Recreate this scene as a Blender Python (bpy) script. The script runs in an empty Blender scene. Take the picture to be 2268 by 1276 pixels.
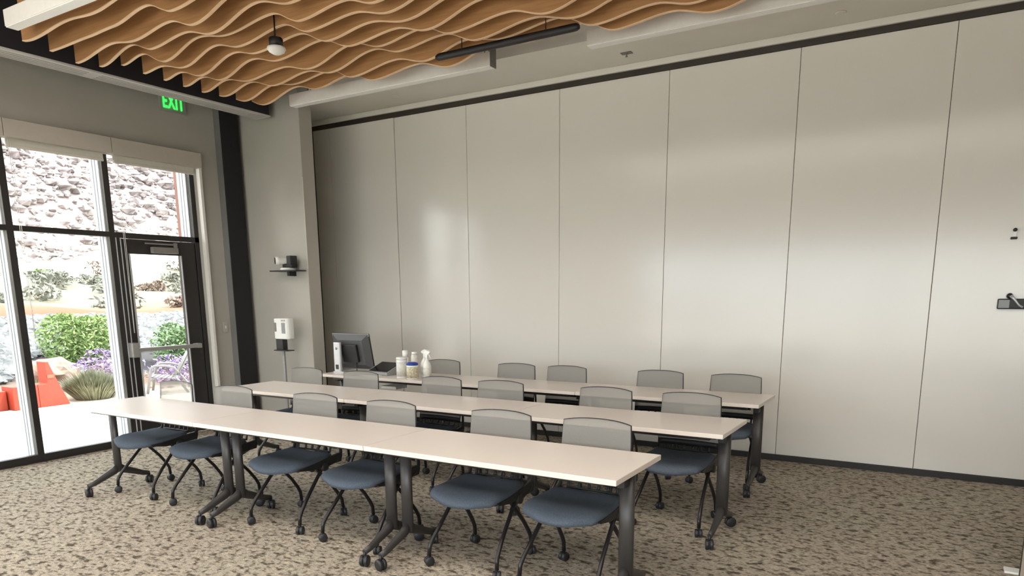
import bpy, bmesh, math, random
from mathutils import Vector, Matrix, noise
R = math.radians
C = bpy.context.scene.collection
sc = bpy.context.scene
rnd = random.Random(7)

# ------------------------------------------------------------ camera, light, exposure
CAMZ = 1.57
cam_d = bpy.data.cameras.new('camera'); cam = bpy.data.objects.new('camera', cam_d); C.objects.link(cam)
yaw, pit, rol = R(-31.1082), R(-11.0798), R(-.477)
fw = Vector((math.sin(yaw)*math.cos(pit), math.cos(yaw)*math.cos(pit), math.sin(pit)))
rt = Vector((math.cos(yaw), -math.sin(yaw), 0)); up = rt.cross(fw)
r2 = rt*math.cos(rol)+up*math.sin(rol); u2 = -rt*math.sin(rol)+up*math.cos(rol)
cam.matrix_world = Matrix(((r2.x, u2.x, -fw.x, 0), (r2.y, u2.y, -fw.y, 0), (r2.z, u2.z, -fw.z, CAMZ), (0, 0, 0, 1)))
cam_d.sensor_width = 36; cam_d.lens = 1565.9/2268*36; cam_d.shift_y = (955.4-638)/2268
cam_d.clip_start = .05; cam_d.clip_end = 400
sc.camera = cam

w = bpy.data.worlds.new('sky'); sc.world = w; w.use_nodes = True
nt = w.node_tree; N = nt.nodes; L = nt.links; N.clear()
out = N.new('ShaderNodeOutputWorld'); bg = N.new('ShaderNodeBackground'); bg.inputs['Strength'].default_value = 2.05
tc = N.new('ShaderNodeTexCoord'); mp = N.new('ShaderNodeMapping'); mp.inputs['Scale'].default_value = (1, 1, 2.6)
no = N.new('ShaderNodeTexNoise'); no.inputs['Scale'].default_value = 2.2; no.inputs['Detail'].default_value = 6
cr = N.new('ShaderNodeValToRGB'); cr.color_ramp.elements[0].position = .42; cr.color_ramp.elements[1].position = .62
cr.color_ramp.elements[0].color = (.74, .86, 1.0, 1); cr.color_ramp.elements[1].color = (1.25, 1.22, 1.17, 1)
L.new(tc.outputs['Generated'], mp.inputs['Vector']); L.new(mp.outputs[0], no.inputs['Vector']); L.new(no.outputs['Fac'], cr.inputs[0])
L.new(cr.outputs[0], bg.inputs['Color']); L.new(bg.outputs[0], out.inputs[0])

sd = bpy.data.lights.new('sun', 'SUN'); sd.energy = 2.6; sd.angle = R(.6); sd.color = (1, .96, .88)
sun = bpy.data.objects.new('sun', sd); C.objects.link(sun)
sun.rotation_euler = Vector((.42, .50, .95)).to_track_quat('Z', 'Y').to_euler(); sun.location = (0, 0, 30)

sc.view_settings.view_transform = 'Standard'; sc.view_settings.look = 'None'
sc.view_settings.gamma = 1; sc.view_settings.use_curve_mapping = False
sc.view_settings.exposure = 1.78

# unseen fill panels added behind the camera to brighten the tabletops (fixtures are built with the ceiling things)
FILL_PANELS = [(-2.0, 1.0), (-2.0, -1.9)]
for x, y in FILL_PANELS:
    ld = bpy.data.lights.new('luminous_panel', 'AREA'); ld.shape = 'RECTANGLE'; ld.size = 8.6; ld.size_y = 1.2; ld.energy = 62; ld.color = (1, .91, .81)
    lo_ = bpy.data.objects.new('luminous_panel', ld); C.objects.link(lo_); lo_.location = (x, y, 4.23)

# ------------------------------------------------------------ materials
def mat(name, col, rough=.6, metal=0, spec=.5, var=None, bump=None, emit=None):
    """var=(scale, amount) mottles the colour; bump=(scale, strength)"""
    m = bpy.data.materials.new(name); m.use_nodes = True
    n = m.node_tree.nodes; l = m.node_tree.links; b = n['Principled BSDF']
    b.inputs['Base Color'].default_value = (*col, 1); b.inputs['Roughness'].default_value = rough
    b.inputs['Metallic'].default_value = metal; b.inputs['Specular IOR Level'].default_value = spec
    t = n.new('ShaderNodeTexCoord')
    sca, amt = var or (25, .02)
    x = n.new('ShaderNodeTexNoise'); x.inputs['Scale'].default_value = sca; x.inputs['Detail'].default_value = 4
    l.new(t.outputs['Object'], x.inputs['Vector'])
    r = n.new('ShaderNodeValToRGB'); r.color_ramp.elements[0].position = .3; r.color_ramp.elements[1].position = .7
    r.color_ramp.elements[0].color = (*[c*(1-amt) for c in col], 1); r.color_ramp.elements[1].color = (*[min(1, c*(1+amt)) for c in col], 1)
    l.new(x.outputs['Fac'], r.inputs[0]); l.new(r.outputs[0], b.inputs['Base Color'])
    if bump:
        y = n.new('ShaderNodeTexNoise'); y.inputs['Scale'].default_value = bump[0]; y.inputs['Detail'].default_value = 3
        l.new(t.outputs['Object'], y.inputs['Vector'])
        bp = n.new('ShaderNodeBump'); bp.inputs['Strength'].default_value = bump[1]; bp.inputs['Distance'].default_value = .01
        l.new(y.outputs['Fac'], bp.inputs['Height']); l.new(bp.outputs[0], b.inputs['Normal'])
    if emit:
        b.inputs['Emission Color'].default_value = (*emit[0], 1); b.inputs['Emission Strength'].default_value = emit[1]
    return m

M = {}
M['wall'] = mat('painted_wall', (.46, .44, .395), .75, var=(3, .02), bump=(180, .05))
M['ceil'] = mat('painted_gypsum', (.78, .76, .70), .85, var=(3, .02))
M['deck'] = mat('black_deck', (.012, .012, .015), .9)
M['duct'] = mat('black_duct', (.014, .014, .018), .7)
M['white_paint'] = mat('white_powder_coat', (.82, .80, .76), .4)
M['diffuser'] = mat('diffuser_aluminium', (.62, .61, .58), .5)
M['dark_metal'] = mat('dark_bronze_frame', (.020, .018, .018), .38, spec=.5)
M['ext_alu'] = mat('exterior_aluminium', (.50, .50, .52), .4)
M['track'] = mat('brown_track', (.035, .028, .022), .5)
M['base'] = mat('black_seal', (.018, .015, .013), .55)
M['laminate'] = mat('white_laminate', (.76, .69, .64), .30, spec=.4, var=(2, .01))
M['edge'] = mat('white_edge_band', (.70, .66, .63), .45)
M['leg'] = mat('grey_leg_metal', (.060, .056, .056), .42, metal=.3)
M['black_metal'] = mat('black_tube', (.018, .016, .018), .3, metal=.2)
M['plastic'] = mat('black_plastic', (.016, .016, .018), .5)
M['rubber'] = mat('black_caster', (.02, .02, .023), .45)
M['fabric'] = mat('blue_fabric', (.105, .128, .165), .95, spec=.15, var=(260, .25), bump=(500, .35))
M['valance'] = mat('beige_valance', (.50, .46, .41), .6)
M['blind'] = mat('blind_cloth', (.62, .60, .54), .8)
M['white_plastic'] = mat('white_plastic', (.86, .86, .84), .4)
M['grey_plastic'] = mat('grey_plastic', (.30, .31, .32), .45)
M['silver'] = mat('silver_plastic', (.62, .63, .65), .3, metal=.4)
M['black_gloss'] = mat('black_gloss', (.012, .012, .014), .14)
M['col_paint'] = mat('column_side_paint', (.42, .43, .45), .34, metal=.85)  # window reflection on the dark column, put into a lighter metallic tone
M['blue_lid'] = mat('blue_lid', (.02, .06, .38), .4)
M['label_paper'] = mat('printed_label', (.62, .58, .42), .6, var=(60, .35))
M['label_white'] = mat('white_label', (.76, .75, .70), .6, var=(50, .12))
M['bar_metal'] = mat('satin_bar', (.42, .42, .41), .35, metal=.5)
M['closer'] = mat('closer_grey', (.22, .21, .20), .5)
M['orange'] = mat('orange_paint', (.30, .034, .014), .5, var=(8, .1))
M['orange_d'] = mat('orange_band', (.34, .09, .05), .5)
M['concrete'] = mat('patio_concrete', (.62, .58, .52), .9, var=(5, .12))
M['salmon'] = mat('salmon_stucco', (.20, .095, .07), .9, var=(5, .06))
M['chair_out'] = mat('white_resin', (.15, .145, .14), .45)
M['chair_slat'] = mat('taupe_resin', (.045, .035, .03), .5)
M['trunk'] = mat('stem_brown', (.18, .13, .08), .9)
M['exit_case'] = mat('exit_case', (.34, .36, .32), .4)
M['exit_green'] = mat('exit_green', (.02, .7, .06), .5, emit=((.02, 1, .05), 1.1))
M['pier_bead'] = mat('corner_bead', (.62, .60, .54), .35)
M['beige_panel'] = mat('beige_panel', (.62, .54, .47), .6)

def leaf(name, c0, c1, sc_=9):
    m = mat(name, c0, .7, spec=.2); n = m.node_tree.nodes
    r = [x for x in n if x.type == 'VALTORGB'][0]; r.color_ramp.elements[0].color = (*c0, 1); r.color_ramp.elements[1].color = (*c1, 1)
    [x for x in n if x.type == 'TEX_NOISE'][0].inputs['Scale'].default_value = sc_
    return m
M['leaf'] = leaf('green_leaf', (.10, .16, .045), (.23, .30, .11))
M['leaf2'] = leaf('deep_leaf', (.07, .13, .05), (.18, .25, .12))
M['sage'] = leaf('sage_leaf', (.10, .10, .078), (.21, .205, .17))
M['sage2'] = leaf('rust_sage', (.10, .065, .05), (.18, .13, .10))
M['mound'] = leaf('grey_green_blade', (.13, .135, .08), (.26, .26, .18))
M['lav'] = leaf('lavender_flower', (.19, .135, .26), (.29, .22, .33), 20)
M['rock_w'] = leaf('pale_rock', (.07, .07, .072), (.20, .197, .19), 3)
M['rock_h'] = leaf('hill_rock', (.115, .092, .088), (.31, .26, .245), 1.2)
M['rock_r'] = leaf('red_rock', (.16, .065, .05), (.30, .24, .18), 4)

def glass_mat():
    m = bpy.data.materials.new('window_glass'); m.use_nodes = True; n = m.node_tree.nodes; l = m.node_tree.links; n.clear()
    o = n.new('ShaderNodeOutputMaterial'); mx = n.new('ShaderNodeMixShader'); t = n.new('ShaderNodeBsdfTransparent'); g = n.new('ShaderNodeBsdfGlossy')
    f = n.new('ShaderNodeFresnel'); f.inputs['IOR'].default_value = 1.2
    t.inputs['Color'].default_value = (.95, .97, .96, 1); g.inputs['Roughness'].default_value = .02
    l.new(f.outputs[0], mx.inputs[0]); l.new(t.outputs[0], mx.inputs[1]); l.new(g.outputs[0], mx.inputs[2]); l.new(mx.outputs[0], o.inputs[0])
    return m
M['glass'] = glass_mat()

def board_mat():   # glossy marker-board skin of the folding partition
    m = mat('marker_board', (.76, .735, .685), .15, spec=.52, var=(1.2, .012)); return m
M['board'] = board_mat()
def mesh_mat():    # open knit of the chair backs
    m = bpy.data.materials.new('grey_mesh'); m.use_nodes = True; n = m.node_tree.nodes; l = m.node_tree.links; n.clear()
    o = n.new('ShaderNodeOutputMaterial'); mx = n.new('ShaderNodeMixShader'); t = n.new('ShaderNodeBsdfTransparent')
    d = n.new('ShaderNodeBsdfDiffuse'); tr = n.new('ShaderNodeBsdfTranslucent'); m2 = n.new('ShaderNodeMixShader')
    d.inputs['Color'].default_value = (.36, .35, .335, 1); tr.inputs['Color'].default_value = (.34, .33, .32, 1); m2.inputs[0].default_value = .3
    tc = n.new('ShaderNodeTexCoord'); v = n.new('ShaderNodeTexChecker'); v.inputs['Scale'].default_value = 420
    ma = n.new('ShaderNodeMapRange'); ma.inputs['To Min'].default_value = .03; ma.inputs['To Max'].default_value = .30
    l.new(tc.outputs['Object'], v.inputs['Vector']); l.new(v.outputs['Fac'], ma.inputs['Value']); l.new(ma.outputs[0], mx.inputs[0])
    l.new(d.outputs[0], m2.inputs[1]); l.new(tr.outputs[0], m2.inputs[2]); l.new(m2.outputs[0], mx.inputs[1]); l.new(t.outputs[0], mx.inputs[2]); l.new(mx.outputs[0], o.inputs[0])
    return m
M['mesh'] = mesh_mat()
def wood_mat(name, a, b):
    m = mat(name, a, .5, spec=.35); n = m.node_tree.nodes; l = m.node_tree.links
    r = [x for x in n if x.type == 'VALTORGB'][0]; r.color_ramp.elements[0].color = (*a, 1); r.color_ramp.elements[1].color = (*b, 1)
    x = [x for x in n if x.type == 'TEX_NOISE'][0]; x.inputs['Scale'].default_value = 3; x.inputs['Detail'].default_value = 8; x.inputs['Roughness'].default_value = .65
    mp = n.new('ShaderNodeMapping'); mp.inputs['Scale'].default_value = (.8, 6, 16); tt = [x for x in n if x.type == 'TEX_COORD'][0]
    l.new(tt.outputs['Object'], mp.inputs['Vector']); l.new(mp.outputs[0], x.inputs['Vector'])
    return m
M['wood'] = wood_mat('oak_veneer', (.37, .185, .075), (.50, .27, .12))
M['wood_edge'] = wood_mat('pale_oak_edge', (.80, .55, .34), (.92, .66, .43))
def carpet_mat():
    m = mat('loop_carpet', (.3, .27, .22), .98, spec=.05); n = m.node_tree.nodes; l = m.node_tree.links; b = n['Principled BSDF']
    for x in list(n):
        if x.type in ('VALTORGB', 'TEX_NOISE'): n.remove(x)
    t = [x for x in n if x.type == 'TEX_COORD'][0]
    def nz(scale, mapscale, det=3, rough=.55, rot=0):
        mp = n.new('ShaderNodeMapping'); mp.inputs['Scale'].default_value = mapscale; mp.inputs['Rotation'].default_value = (0, 0, rot)
        x = n.new('ShaderNodeTexNoise'); x.inputs['Scale'].default_value = scale; x.inputs['Detail'].default_value = det; x.inputs['Roughness'].default_value = rough
        l.new(t.outputs['Object'], mp.inputs['Vector']); l.new(mp.outputs[0], x.inputs['Vector']); return x
    def ramp(x, p0, c0, p1, c1):
        r = n.new('ShaderNodeValToRGB'); r.color_ramp.elements[0].position = p0; r.color_ramp.elements[0].color = (*c0, 1)
        r.color_ramp.elements[1].position = p1; r.color_ramp.elements[1].color = (*c1, 1); l.new(x.outputs[0], r.inputs[0]); return r
    def mix(bt, fac, a, c):
        x = n.new('ShaderNodeMix'); x.data_type = 'RGBA'; x.blend_type = bt
        if isinstance(fac, float): x.inputs[0].default_value = fac
        else: l.new(fac, x.inputs[0])
        l.new(a, x.inputs[6]); l.new(c, x.inputs[7]); return x
    base = ramp(nz(1.3, (1, 1, 1), 3), .35, (.45, .39, .325), .65, (.48, .43, .35))
    fine = ramp(nz(60, (1, 1, 1), 2), .3, (.72, .72, .72), .7, (1.12, 1.12, 1.12))
    fl = ramp(nz(15, (1, 1.5, 1), 3, .55, .25), .365, (.30, .29, .27), .48, (1, 1, 1))
    fl2 = ramp(nz(26, (1, 1.5, 1), 2, .5, 1.1), .36, (.50, .49, .47), .47, (1, 1, 1))
    li = ramp(nz(17, (1, 1.8, 1), 2, .5, -.3), .55, (1, 1, 1), .68, (1.28, 1.26, 1.22))
    a = mix('MULTIPLY', 1.0, base.outputs[0], fine.outputs[0]); a = mix('MULTIPLY', 1.0, a.outputs[2], fl.outputs[0])
    a = mix('MULTIPLY', 1.0, a.outputs[2], fl2.outputs[0]); a = mix('MULTIPLY', 1.0, a.outputs[2], li.outputs[0])
    l.new(a.outputs[2], b.inputs['Base Color'])
    bp = n.new('ShaderNodeBump'); bp.inputs['Strength'].default_value = .7; bp.inputs['Distance'].default_value = .01
    l.new(nz(120, (1, 1.6, 1), 3).outputs[0], bp.inputs['Height']); l.new(bp.outputs[0], b.inputs['Normal'])
    return m
M['carpet'] = carpet_mat()
def ground_mat():   # soil zones of the desert, by distance from the building
    m = mat('desert_soil', (.5, .4, .3), .95, spec=.1); n = m.node_tree.nodes; l = m.node_tree.links; b = n['Principled BSDF']
    t = [x for x in n if x.type == 'TEX_COORD'][0]; r = [x for x in n if x.type == 'VALTORGB'][0]; no = [x for x in n if x.type == 'TEX_NOISE'][0]
    no.inputs['Scale'].default_value = .35; no.inputs['Detail'].default_value = 6
    sp = n.new('ShaderNodeSeparateXYZ'); l.new(t.outputs['Object'], sp.inputs[0])
    a = n.new('ShaderNodeMath'); a.operation = 'MULTIPLY_ADD'; l.new(sp.outputs['X'], a.inputs[0]); a.inputs[1].default_value = -1/80
    q = n.new('ShaderNodeMath'); q.operation = 'MULTIPLY_ADD'; l.new(no.outputs['Fac'], q.inputs[0]); q.inputs[1].default_value = .05; q.inputs[2].default_value = -.025
    l.new(q.outputs[0], a.inputs[2]); e = r.color_ramp.elements
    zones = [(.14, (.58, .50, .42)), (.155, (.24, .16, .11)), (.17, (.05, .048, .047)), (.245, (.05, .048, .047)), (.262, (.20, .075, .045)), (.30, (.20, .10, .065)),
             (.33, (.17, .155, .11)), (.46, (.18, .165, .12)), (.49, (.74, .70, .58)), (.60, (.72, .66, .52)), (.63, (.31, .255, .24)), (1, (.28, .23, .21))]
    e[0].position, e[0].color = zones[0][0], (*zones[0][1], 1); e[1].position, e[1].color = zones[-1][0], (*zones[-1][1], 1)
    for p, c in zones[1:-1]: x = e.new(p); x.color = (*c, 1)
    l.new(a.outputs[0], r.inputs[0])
    return m
M['ground'] = ground_mat()

# ------------------------------------------------------------ mesh builder
class MB:
    def __init__(s): s.v = []; s.f = []; s.mi = []; s.cur = 0; s.sm = []; s.smooth = False
    def _add(s, vs, fs):
        o = len(s.v); s.v += [tuple(v) for v in vs]
        for f in fs: s.f.append(tuple(i+o for i in f)); s.mi.append(s.cur); s.sm.append(s.smooth)
    def box(s, x0, x1, y0, y1, z0, z1, T=None):
        vs = [Vector((x, y, z)) for z in (z0, z1) for y in (y0, y1) for x in (x0, x1)]
        if T: vs = [T @ v for v in vs]
        s._add(vs, [(0, 2, 3, 1), (4, 5, 7, 6), (0, 1, 5, 4), (2, 6, 7, 3), (0, 4, 6, 2), (1, 3, 7, 5)]); return s
    def rbox(s, x0, x1, y0, y1, z0, z1, r=.01, T=None, seg=3):   # rounded in plan (xy), straight in z, small top chamfer
        pts = []
        for cx, cy, a0 in ((x1-r, y1-r, 0), (x0+r, y1-r, 90), (x0+r, y0+r, 180), (x1-r, y0+r, 270)):
            for k in range(seg+1):
                a = R(a0+90*k/seg); pts.append((cx+r*math.cos(a), cy+r*math.sin(a)))
        s.prism(pts, z0, z1, T); return s
    def prism(s, pts, z0, z1, T=None, axis='z'):
        n = len(pts)
        def P(a, b, c):
            v = {'z': Vector((a, b, c)), 'y': Vector((a, c, b)), 'x': Vector((c, a, b))}[axis]
            return T @ v if T else v
        vs = [P(a, b, z0) for a, b in pts]+[P(a, b, z1) for a, b in pts]
        fs = [tuple(range(n))[::-1], tuple(range(n, 2*n))]+[(i, (i+1) % n, (i+1) % n+n, i+n) for i in range(n)]
        s._add(vs, fs); return s
    def tube(s, path, r, n=8, flat=None, cap=True):
        path = [Vector(p) for p in path]; rs = r if isinstance(r, (list, tuple)) else [r]*len(path)
        sm = s.smooth; s.smooth = True
        t0 = (path[1]-path[0]).normalized(); ref = Vector((0, 0, 1)) if abs(t0.z) < .9 else Vector((1, 0, 0))
        a = t0.cross(ref).normalized(); vs = []
        for i, p in enumerate(path):
            if i == 0: t = t0
            elif i == len(path)-1: t = (path[i]-path[i-1]).normalized()
            else: t = ((path[i+1]-path[i]).normalized()+(path[i]-path[i-1]).normalized()).normalized()
            a = (a-t*a.dot(t)).normalized(); b = t.cross(a)
            for k in range(n):
                q = 2*math.pi*k/n; vs.append(p+(a*math.cos(q)*(flat or 1)+b*math.sin(q))*rs[i])
        fs = [(i*n+k, i*n+(k+1) % n, (i+1)*n+(k+1) % n, (i+1)*n+k) for i in range(len(path)-1) for k in range(n)]
        s._add(vs, fs); s.smooth = False
        if cap: 
            o = len(s.v)-len(vs); m = len(path)-1
            s.f += [tuple(o+k for k in range(n))[::-1], tuple(o+m*n+k for k in range(n))]; s.mi += [s.cur]*2; s.sm += [False]*2
        s.smooth = sm; return s
    def lathe(s, prof, c=(0, 0, 0), n=20, T=None, sx=1, sy=1):
        vs = [Vector((c[0]+r*math.cos(2*math.pi*k/n)*sx, c[1]+r*math.sin(2*math.pi*k/n)*sy, c[2]+z)) for r, z in prof for k in range(n)]
        if T: vs = [T @ v for v in vs]
        fs = [(i*n+k, i*n+(k+1) % n, (i+1)*n+(k+1) % n, (i+1)*n+k) for i in range(len(prof)-1) for k in range(n)]
        sm = s.smooth; s.smooth = True; s._add(vs, fs); s.smooth = False; o = len(s.v)-len(vs); m = len(prof)-1
        if prof[0][0] > 1e-5: s.f.append(tuple(o+k for k in range(n))[::-1]); s.mi.append(s.cur); s.sm.append(False)
        if prof[-1][0] > 1e-5: s.f.append(tuple(o+m*n+k for k in range(n))); s.mi.append(s.cur); s.sm.append(False)
        s.smooth = sm; return s
    def grid(s, fn, nu, nv, thick=0, nrm=None):
        """surface fn(u,v)->Vector; thick offsets a second skin along nrm and closes the rim"""
        A = [[fn(i/nu, j/nv) for i in range(nu+1)] for j in range(nv+1)]
        vs = [p for row in A for p in row]; W = nu+1
        fs = [(j*W+i, j*W+i+1, (j+1)*W+i+1, (j+1)*W+i) for j in range(nv) for i in range(nu)]
        if thick:
            k = len(vs); vs = vs+[p+Vector(nrm)*thick for p in vs]; fs2 = [tuple(x+k for x in f)[::-1] for f in fs]
            rim = [(i, 0) for i in range(nu)]+[(nu, j) for j in range(nv)]+[(i, nv) for i in range(nu, 0, -1)]+[(0, j) for j in range(nv, 0, -1)]
            ids = [j*W+i for i, j in rim]
            fs += fs2+[(ids[q], ids[q]+k, ids[(q+1) % len(ids)]+k, ids[(q+1) % len(ids)]) for q in range(len(ids))]
        sm = s.smooth; s.smooth = True; s._add(vs, fs); s.smooth = sm; return s
    def build(s, name, m, parent=None, bevel=0, loc=None, seg=2, sub=0):
        me = bpy.data.meshes.new(name); me.from_pydata(s.v, [], s.f)
        for x in (m if isinstance(m, (list, tuple)) else [m]): me.materials.append(x)
        me.polygons.foreach_set('material_index', s.mi); me.polygons.foreach_set('use_smooth', s.sm)
        bm = bmesh.new(); bm.from_mesh(me); bmesh.ops.recalc_face_normals(bm, faces=bm.faces); bm.to_mesh(me); bm.free()
        o = bpy.data.objects.new(name, me); C.objects.link(o)
        if parent: o.parent = parent
        if loc: o.location = loc
        if bevel:
            b = o.modifiers.new('bevel', 'BEVEL'); b.width = bevel; b.segments = seg; b.limit_method = 'ANGLE'; b.angle_limit = R(40)
        if sub:
            b = o.modifiers.new('sub', 'SUBSURF'); b.levels = b.render_levels = sub
        return o

def tag(o, label=None, cat=None, group=None, kind=None):
    if label: o['label'] = label
    if cat: o['category'] = cat
    if group: o['group'] = group
    if kind: o['kind'] = kind
    return o
def empty(name, loc=(0, 0, 0), rz=0):
    o = bpy.data.objects.new(name, None); C.objects.link(o); o.location = loc; o.rotation_euler.z = rz; o.empty_display_size = .1; return o
def part(name, m, parent, *boxes, bevel=0):
    b = MB()
    for x in boxes: b.box(*x)
    return b.build(name, m, parent, bevel)
def struct(name, m, *boxes, bevel=0):
    o = part(name, m, None, *boxes, bevel=bevel); o['kind'] = 'structure'; return o
def sempty(name):
    o = empty(name); o['kind'] = 'structure'; return o
def copy_tree(root, parent=None):
    kids = {}
    c = root.copy(); C.objects.link(c)
    if parent: c.parent = parent; c.matrix_parent_inverse = root.matrix_parent_inverse.copy()
    for ch in CH.get(root.name, []): copy_tree(ch, c)
    return c
CH = {}
def index_children():
    CH.clear()
    for o in bpy.data.objects:
        if o.parent: CH.setdefault(o.parent.name, []).append(o)

# ------------------------------------------------------------ room shell
WX = -7.29; PY = 6.85; RX = 3.2; BY = -4.5; HZ = 4.3
struct('floor', M['carpet'], (WX-.2, RX, BY, PY+.15, -.12, 0))
struct('ceiling', M['deck'], (WX-.2, RX, BY, PY+.15, HZ, HZ+.15))
OT = 3.08      # opening top
WY0, WY1 = -3.28, 5.30
# left wall: header, far strip, near strip
struct('wall_left', M['wall'], (WX-.2, WX, BY, PY+.1, OT, HZ), (WX-.2, WX, WY1, PY+.1, 0, OT), (WX-.2, WX, BY, WY0, 0, OT))
struct('trim_1', M['wall'], (WX, -6.225, 5.865, 6.05, 0, HZ), bevel=.006)       # pier beside the black column
struct('trim_2', M['pier_bead'], (-6.228, -6.221, 5.861, 5.868, 1.86, 2.85))    # corner bead sliver, the edge highlight put into its pale colour
struct('wall_right', M['wall'], (RX-.1, RX, BY, PY+.1, 0, HZ))
# back wall behind the camera, with three big windows
bw = [(-7.4, -6.9), (2.8, 3.1)]
struct('wall_behind', M['wall'], *[(a, b, BY, BY+.2, .0, HZ) for a, b in bw], (-6.9, 2.8, BY, BY+.2, 2.6, HZ))
for k, (a, b) in enumerate([(-6.9+1.94*q, -6.9+1.94*(q+1)) for q in range(5)]):
    wn = sempty('window_%d' % (k+20))
    part('window_frame', M['dark_metal'], wn, (a, b, BY+.08, BY+.14, 0, .08), (a, b, BY+.08, BY+.14, 2.54, 2.6), (a, a+.03, BY+.08, BY+.14, .08, 2.54), (b-.03, b, BY+.08, BY+.14, .08, 2.54))
    part('glass_pane', M['glass'], wn, (a+.03, b-.03, BY+.105, BY+.11, .08, 2.54))

# partition (folding marker-board wall): panels are pieces
wb = sempty('wall_far')
seams = [-7.28, -6.76, -5.72, -4.69, -3.535, -2.385, -1.235, -.10, 1.04, 2.18, RX-.1]
for i in range(len(seams)-1):
    a, b = seams[i]+.002, seams[i+1]-.002
    hw = (b-a)/2; p = MB().box(-hw, hw, 0, .09, .055, 3.592).build('panel', M['board'], wb, bevel=.003)
    p.location = ((a+b)/2, PY, 0)
    if i == 2: p.rotation_euler.z = R(-.55); p.location.y += .004
    if i == 1: p.rotation_euler.z = R(.2)
part('seam_strip', M['track'], wb, *[(s-.0025, s+.0025, PY+.012, PY+.02, .055, 3.59) for s in seams[1:-1]])
struct('baseboard_far', M['base'], (WX, RX-.1, PY-.012, PY+.09, 0, .052), bevel=.003)
struct('trim_3', M['track'], (WX, RX-.1, PY-.01, PY+.1, 3.594, 3.645))
struct('trim_4', M['ceil'], (WX, RX-.1, PY-.035, PY+.1, 3.645, 3.70), bevel=.004)
struct('trim_5', M['base'], (-7.075, -7.035, PY-.06, PY-.001, .052, 3.594))
struct('trim_6', M['ceil'], (-6.224, RX-.1, 6.035, PY+.1, 3.701, HZ))             # white soffit over the partition
struct('trim_7', M['ceil'], (WX, -6.224, 6.051, PY+.1, 3.701, HZ))
# small hardware on the partition at the right edge of the photo
def at(v): return v
hk = empty('coat_hook', (.418, PY-.001, 1.985)); tag(hk, 'small black and chrome peg high on the white partition, right photo edge', 'hook')
MB().lathe([(.006, 0), (.014, .002), (.014, .03), (.010, .034), (0, .034)], T=Matrix.Rotation(R(90), 4, 'X'), n=12).build('knob', M['plastic'], hk, loc=(0, 0, .03))
MB().rbox(-.012, .012, -.02, 0, -.022, .022, .004).build('backplate', M['white_plastic'], hk)
MB().box(-.024, .020, -.03, 0, -.040, -.022).build('base_clip', M['plastic'], hk, bevel=.004)
lt = empty('door_latch', (.45, PY-.001, 1.463)); tag(lt, 'black rectangular latch box with lever on the partition, right photo edge', 'latch')
MB().box(-.09, .095, -.045, 0, -.05, .03).build('latch_box', M['plastic'], lt, bevel=.008)
MB().box(-.084, -.012, -.048, -.04, -.042, .022).build('cover_plate', M['grey_plastic'], lt, bevel=.003)
MB().tube([(-.01, -.05, .055), (.02, -.055, .02), (.05, -.055, -.02), (.075, -.055, -.035)], [.014, .009, .008, .007]).build('lever', M['silver'], lt)
MB().lathe([(.004, 0), (.02, .004), (.022, .04), (.012, .052), (0, .053)], T=Matrix.Rotation(R(90), 4, 'X'), n=14).build('thumb_turn', M['plastic'], lt, loc=(-.015, 0, .052))
# pale cabinet whose edge enters the bottom right corner
cb = empty('cabinet', (.50, 4.62, 0)); tag(cb, 'pale beige cabinet with dark side edge, cut by the bottom right photo corner', 'cabinet')
part('body', M['beige_panel'], cb, (.0, .95, -.50, -.001, .0, .75), bevel=.003)
part('side_edge', M['track'], cb, (-.004, .95, 0, .016, .0, .75))
part('plinth', M['white_plastic'], cb, (-.07, .9, .017, .10, 0, .012), bevel=.002)

# left glazing --------------------------------------------------
FX0, FX1 = WX-.11, WX-.05          # black inner frame depth
EX0, EX1 = WX-.27, WX-.11          # exterior aluminium cap
ml = [3.36-.94*k for k in range(0, 8)]            # mullion lines
def glazing(n, y0, y1, last=False):
    wn = sempty('window_%d' % n)
    part('window_frame', M['dark_metal'], wn, (FX0, FX1, y0+.03, y1-.03, 2.165, 2.215), (FX0, FX1, y0+.03, y1-.03, 0, .075), (FX0, FX1, y0+.03, y1-.03, OT-.06, OT), (FX0, FX1, y1-.03, y1+.03, 0, OT), bevel=.002)
    part('cap', M['ext_alu'], wn, (EX0, EX1, y1-.033, y1+.033, 0, OT), (EX0+.09, EX1, y0+.033, y1-.033, 2.17, 2.21), (EX0+.09, EX1, y0+.033, y1-.033, 0, .05), bevel=.004)
    part('cap_rib', M['grey_plastic'], wn, (EX0+.05, EX0+.06, y1-.037, y1+.037, 0, OT), (EX0+.10, EX0+.11, y1-.037, y1+.037, 0, OT))
    for z0, z1 in ((.075, 2.165), (2.215, OT-.06)):
        part('glass_pane', M['glass'], wn, (FX0+.02, FX0+.026, y0+.03, y1-.03, z0, z1))
ys = [4.30]+ml
for k in range(len(ys)-1): glazing(k+1, ys[k+1], ys[k])
# window over the door
wd = sempty('window_15')
part('window_frame', M['dark_metal'], wd, (FX0, FX1, 4.33, 5.30, 2.16, 2.215), (FX0, FX1, 4.33, 5.30, OT-.06, OT), (FX0, FX1, 5.245, 5.30, 0, OT), (FX0, FX1, 4.33, 4.385, 0, 2.16), bevel=.002)
part('cap', M['ext_alu'], wd, (EX0, EX1, 5.235, 5.30, 0, OT), bevel=.004)
part('cap_rib', M['grey_plastic'], wd, (EX0+.05, EX0+.06, 5.231, 5.30, 0, OT), (EX0+.10, EX0+.11, 5.231, 5.30, 0, OT))
part('glass_pane', M['glass'], wd, (FX0+.02, FX0+.026, 4.33, 5.245, 2.215, OT-.06))
struct('trim_8', M['white_paint'], (WX-.10, WX+.055, 5.301, 5.335, 0, OT), bevel=.003)      # pale jamb return
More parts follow.
